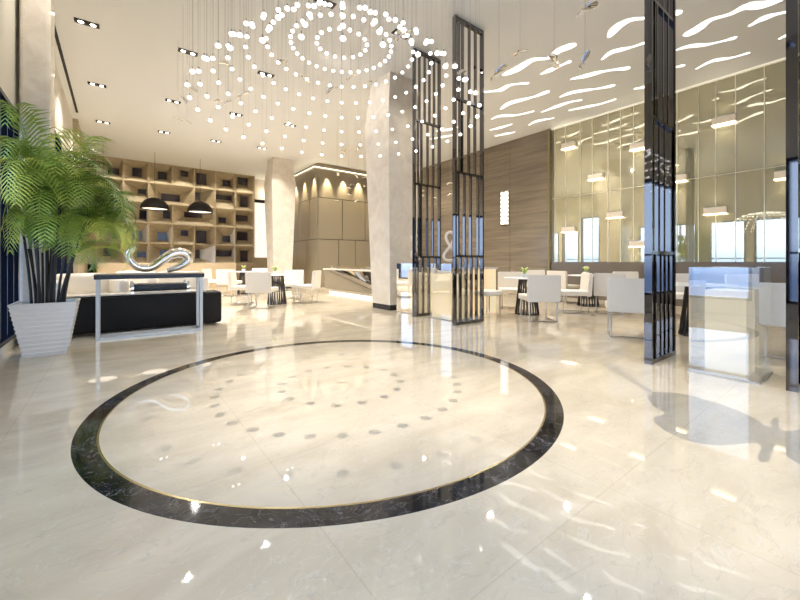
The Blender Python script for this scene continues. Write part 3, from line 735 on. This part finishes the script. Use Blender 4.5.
# dome pendant lamps before the niche wall
lab = ['leftmost, half behind the palm', 'middle one', 'rightmost one']
dm = None
for i in range(3):
    u = (-.42, 1.12, 2.66)[i]; loc = (u, 16.9, 3.08)
    L = 'large black dome pendant lamp before the niche wall, '+lab[i]
    if dm is None:
        dm = thing('dome_pendant', L, 'lamp', loc, 0, 'black dome pendants')
        pr = [(.47*cos(a), .44*sin(a)) for a in [pi/2*k/10 for k in range(11)]]; pr[-1] = (0, .44)
        MB().lathe(pr+[(0, .42)]+[(.455*cos(a), .425*sin(a)) for a in [pi/2*(9-k)/10 for k in range(10)]]+[(.47, 0)], n=40).build('lamp_shade', M_blacktex, dm, smooth=True)
        MB().lathe([(0, .03), (.42, .03), (.42, .04), (0, .04)], n=32).build('diffuser', mat('warm_diffuser', (1, 1, 1), .5, emit=(1, .9, .75), es=1.2), dm)
        MB().cone((0, 0, .44), .006, .006, CEIL-3.08-.441, 6).build('cord', M_black, dm)
    else: dup(dm, loc, 0, L)
    spot((u, 16.9, 3.05), 30, 120, .5, .2)

# wall sconces on the mirror wall
SC = [(2.23, 4.25, 'upper, right of the near screen'), (2.38, 2.24, 'lower, right of the near screen'), (1.22, 2.85, 'at the right edge by the last screen'), (3.12, 3.1, 'half hidden by the near screen'),
      (3.93, 4.1, 'upper, left of the near screen'), (4.52, 2.36, 'lower, left of the near screen'), (5.03, 3.5, 'middle height, second column from the veneer wall'),
      (5.83, 4.58, 'highest, next to the veneer wall'), (5.83, 2.05, 'lowest, next to the veneer wall'), (3.95, 1.55, 'lowest, left of the near screen')]
sc0 = None
for (v, z, lb) in SC:
    L = 'glowing box sconce on the mirrored wall, '+lb
    if sc0 is None:
        sc0 = thing('wall_sconce', L, 'wall lamp', (XR-.021, v, z), 0, 'box sconces on the mirrored wall')
        MB().box(-.02, 0, -.19, .19, -.06, .06).build('backplate', M_chrome, sc0)
        MB().box(-.12, -.02, -.20, .20, -.075, .075, bev=.008).build('lamp_shade', M_sconce, sc0)
        MB().box(-.125, -.02, -.205, .205, .076, .088).build('top_rim', M_chrome, sc0); MB().box(-.125, -.02, -.205, .205, -.088, -.076).build('bottom_rim', M_led, sc0)
    else: dup(sc0, (XR-.021, v, z), 0, L)
    spot((XR-.16, v, z-.10), 9, 110, .8, .03, (1, .88, .66), (XR-.04, v, z-1)); spot((XR-.16, v, z+.10), 5, 110, .8, .03, (1, .88, .66), (XR-.04, v, z+1))
# crystal sconce on the veneer wall
o = thing('crystal_sconce', 'tall glowing crystal wall sconce on the brown veneer wall', 'wall lamp', (XR-.121, 8.1, 2.35))
MB().box(-.03, 0, -.16, .16, 0, 1.2).build('backplate', M_polished, o)
for j, y in enumerate((-.09, .0, .09)):
    m = MB()
    for k in range(8-j % 2): m.sphere((-.08, y, .09+.145*k+.05*(j % 2)), .042, (1, 1, 1.5), 6, 5)
    m.build('crystal', M_crystal, o)

# added spots without fixtures, brightening the seating area and the front of the room
for (u, v) in ((7.0, 1.0), (7.0, 3.4), (8.7, 2.6), (7.4, 6.0), (9.2, 5.0), (7.8, 9.0), (9.3, 11.5), (1.6, 10.9), (3.9, 10.6), (.8, .2), (3.6, -1.2), (5.9, 7.6), (3.2, 12.5), (1.2, 13.6), (6.1, 12.6)):
    spot((u, v, CEIL-.02), (80 if v < 4 else 300), 130, .6, .05)

spot((3.2, 7.0, CEIL-.03), 95, 110, .9, .05, (1, .97, .93), (4.75, 7.0, 3.9)); spot((-.35, 6.1, CEIL-.03), 90, 60, .6, .08, (1, .92, .8), (-.86, 6.7, 3.8)); spot((5.08, 5.2, CEIL-.03), 130, 100, .9, .08, (1, .90, .74), (5.08, 6.4, 1.5)); spot((5.0, 14.0, CEIL-.03), 120, 60, .6, .08, (1, .90, .74), (5.1, 14.6, 2))  # fixtureless spots put in to brighten the columns and the stone pillar

# ------------------------------------------------------------------ palm
PU, PV = -.66, 5.98
o = thing('potted_palm', 'tall bushy green palm with dark canes in a white ribbed square pot', 'plant', (PU, PV, 0))
def tsq(m, h0, h1, z0, z1):
    a = [m.bm.verts.new((x*h0, y*h0, z0)) for x, y in ((-1, -1), (1, -1), (1, 1), (-1, 1))]; b_ = [m.bm.verts.new((x*h1, y*h1, z1)) for x, y in ((-1, -1), (1, -1), (1, 1), (-1, 1))]
    for k in range(4): m.bm.faces.new((a[k], a[(k+1) % 4], b_[(k+1) % 4], b_[k]))
m = MB(); nr = 12; hh = .61
for k in range(nr):
    t0, t1 = k/nr, (k+1)/nr; r0 = .18+.10*t0; r1 = .18+.10*t1
    tsq(m, r0-.004, r1+.003, hh*t0, hh*(t1-.012)); tsq(m, r1+.003, r1-.004, hh*(t1-.012), hh*t1)
tsq(m, .276, .25, hh, hh); tsq(m, .25, .24, hh, hh-.08)
m.bm.faces.new([m.bm.verts.new(p) for p in ((-.176, -.176, .001), (.176, -.176, .001), (.176, .176, .001), (-.176, .176, .001))])
m.build('pot', M_whitepot, o)
MB().box(-.235, .235, -.235, .235, hh-.1, hh-.06).build('soil', M_soil, o)
rnd = random.Random(11); tops = []
for k in range(17):
    a = 2*pi*k/17*2.39; r = .16*math.sqrt((k+.5)/17)
    b0 = Vector((r*cos(a), r*sin(a), hh-.07)); h = rnd.uniform(.6, 1.5)
    lean = Vector((r*cos(a)*1.3, r*sin(a)*1.3, 0)) + Vector((rnd.uniform(-.04, .04), rnd.uniform(-.04, .04), 0))
    if lean.x < -.10: lean.x = -.10
    pts = [b0+lean*(s**1.4)+Vector((0, 0, h*s)) for s in [j/6 for j in range(7)]]
    MB().tube(pts, [.015-.004*j/6 for j in range(7)], 7).build('cane', M_cane, o, smooth=True); tops.append(pts[-1])
def frond(base, az, el, L, droop, seed):
    r = random.Random(seed); m = MB(); n = 28; pts = []
    p = base.copy(); d_el = el; seg = L/n
    for i in range(n+1):
        pts.append(p.copy()); d = Vector((cos(az)*cos(d_el), sin(az)*cos(d_el), sin(d_el)))
        p = p+d*seg; d_el -= droop/n*(.15+1.7*i/n)
    lim = XL+.05-PU
    def cl(q):
        if q.x < lim+.3: q.x = lim+.3-.3*(1-math.exp(-(lim+.3-q.x)/.3))
        return q
    pts = [cl(q) for q in pts]
    m.tube(pts[::3], [.007*(1-.75*j/(len(pts[::3])-1)) for j in range(len(pts[::3]))], 4)
    for i in range(3, n+1):
        t = (pts[min(i+1, n)]-pts[i-1]).normalized(); side = t.cross(Vector((0, 0, 1)))
        side = side.normalized() if side.length > .05 else Vector((-sin(az), cos(az), 0)); s = i/n
        ll = L*.30*math.sin(pi*(.12+.83*s))**.7*r.uniform(.85, 1.1)
        for sg in (-1, 1):
            for h in (0,):
                q0 = pts[i]-t*seg*h
                dd = (side*sg*.85+t*.75+Vector((0, 0, .10))).normalized(); q1 = q0+dd*ll*.5; q2 = q1+(dd+Vector((0, 0, -.45))).normalized()*ll*.5
                wv = t*.0098
                q0, q1, q2 = [cl(q.copy()) for q in (q0, q1, q2)]
                m.quad(q0-wv*.6, q0+wv*.6, q1+wv, q1-wv); m.bm.faces.new([m.bm.verts.new(v) for v in (q1-wv, q1+wv, q2)])
    return m
idx = 0
for k, tp in enumerate(tops):
    for j in range(5):
        idx += 1
        az = rnd.uniform(-2.7, 1.15)
        el = R((86, 74, 62, 48, 34)[j]+rnd.uniform(-6, 6)); L = rnd.uniform(.9, 1.3)*(.82 if az > -.9 else 1)
        frond(tp, az, el, L, rnd.uniform(2.3, 3.5), idx).build('frond', M_leaf, o)

# ------------------------------------------------------------------ world, camera, colour
wd = bpy.data.worlds.new('sky'); S.world = wd; wd.use_nodes = True; nt = wd.node_tree; bg = nt.nodes['Background']
tc = nt.nodes.new('ShaderNodeTexCoord'); sx = nt.nodes.new('ShaderNodeSeparateXYZ'); cr = nt.nodes.new('ShaderNodeValToRGB')
nt.links.new(tc.outputs['Generated'], sx.inputs[0]); mr = nt.nodes.new('ShaderNodeMapRange'); mr.inputs[1].default_value = -1
nt.links.new(sx.outputs['Z'], mr.inputs[0]); nt.links.new(mr.outputs[0], cr.inputs[0])
E = cr.color_ramp.elements; E[0].position = .35; E[0].color = (.16, .20, .30, 1); E[1].position = .52; E[1].color = (.78, .86, 1, 1)
e = E.new(.485); e.color = (.22, .28, .42, 1)
nt.links.new(cr.outputs[0], bg.inputs[0]); bg.inputs[1].default_value = 4.6

cam = bpy.data.cameras.new('camera'); co = bpy.data.objects.new('camera', cam); COL.objects.link(co)
co.location = (0, 0, EYE); co.rotation_euler = (R(90), 0, -YAW)
cam.sensor_width = 36; cam.lens = FPX/800*36; cam.shift_y = -(300-HZ)/800; cam.clip_start = .02
S.camera = co
vs = S.view_settings; vs.view_transform = 'Standard'; vs.look = 'None'; vs.gamma = 1; vs.exposure = .08; vs.use_curve_mapping = False
S.cycles.max_bounces = 10; S.cycles.diffuse_bounces = 5; S.cycles.glossy_bounces = 5; S.cycles.transparent_max_bounces = 12
S.cycles.sample_clamp_indirect = 6; S.cycles.caustics_reflective = False; S.cycles.caustics_refractive = False
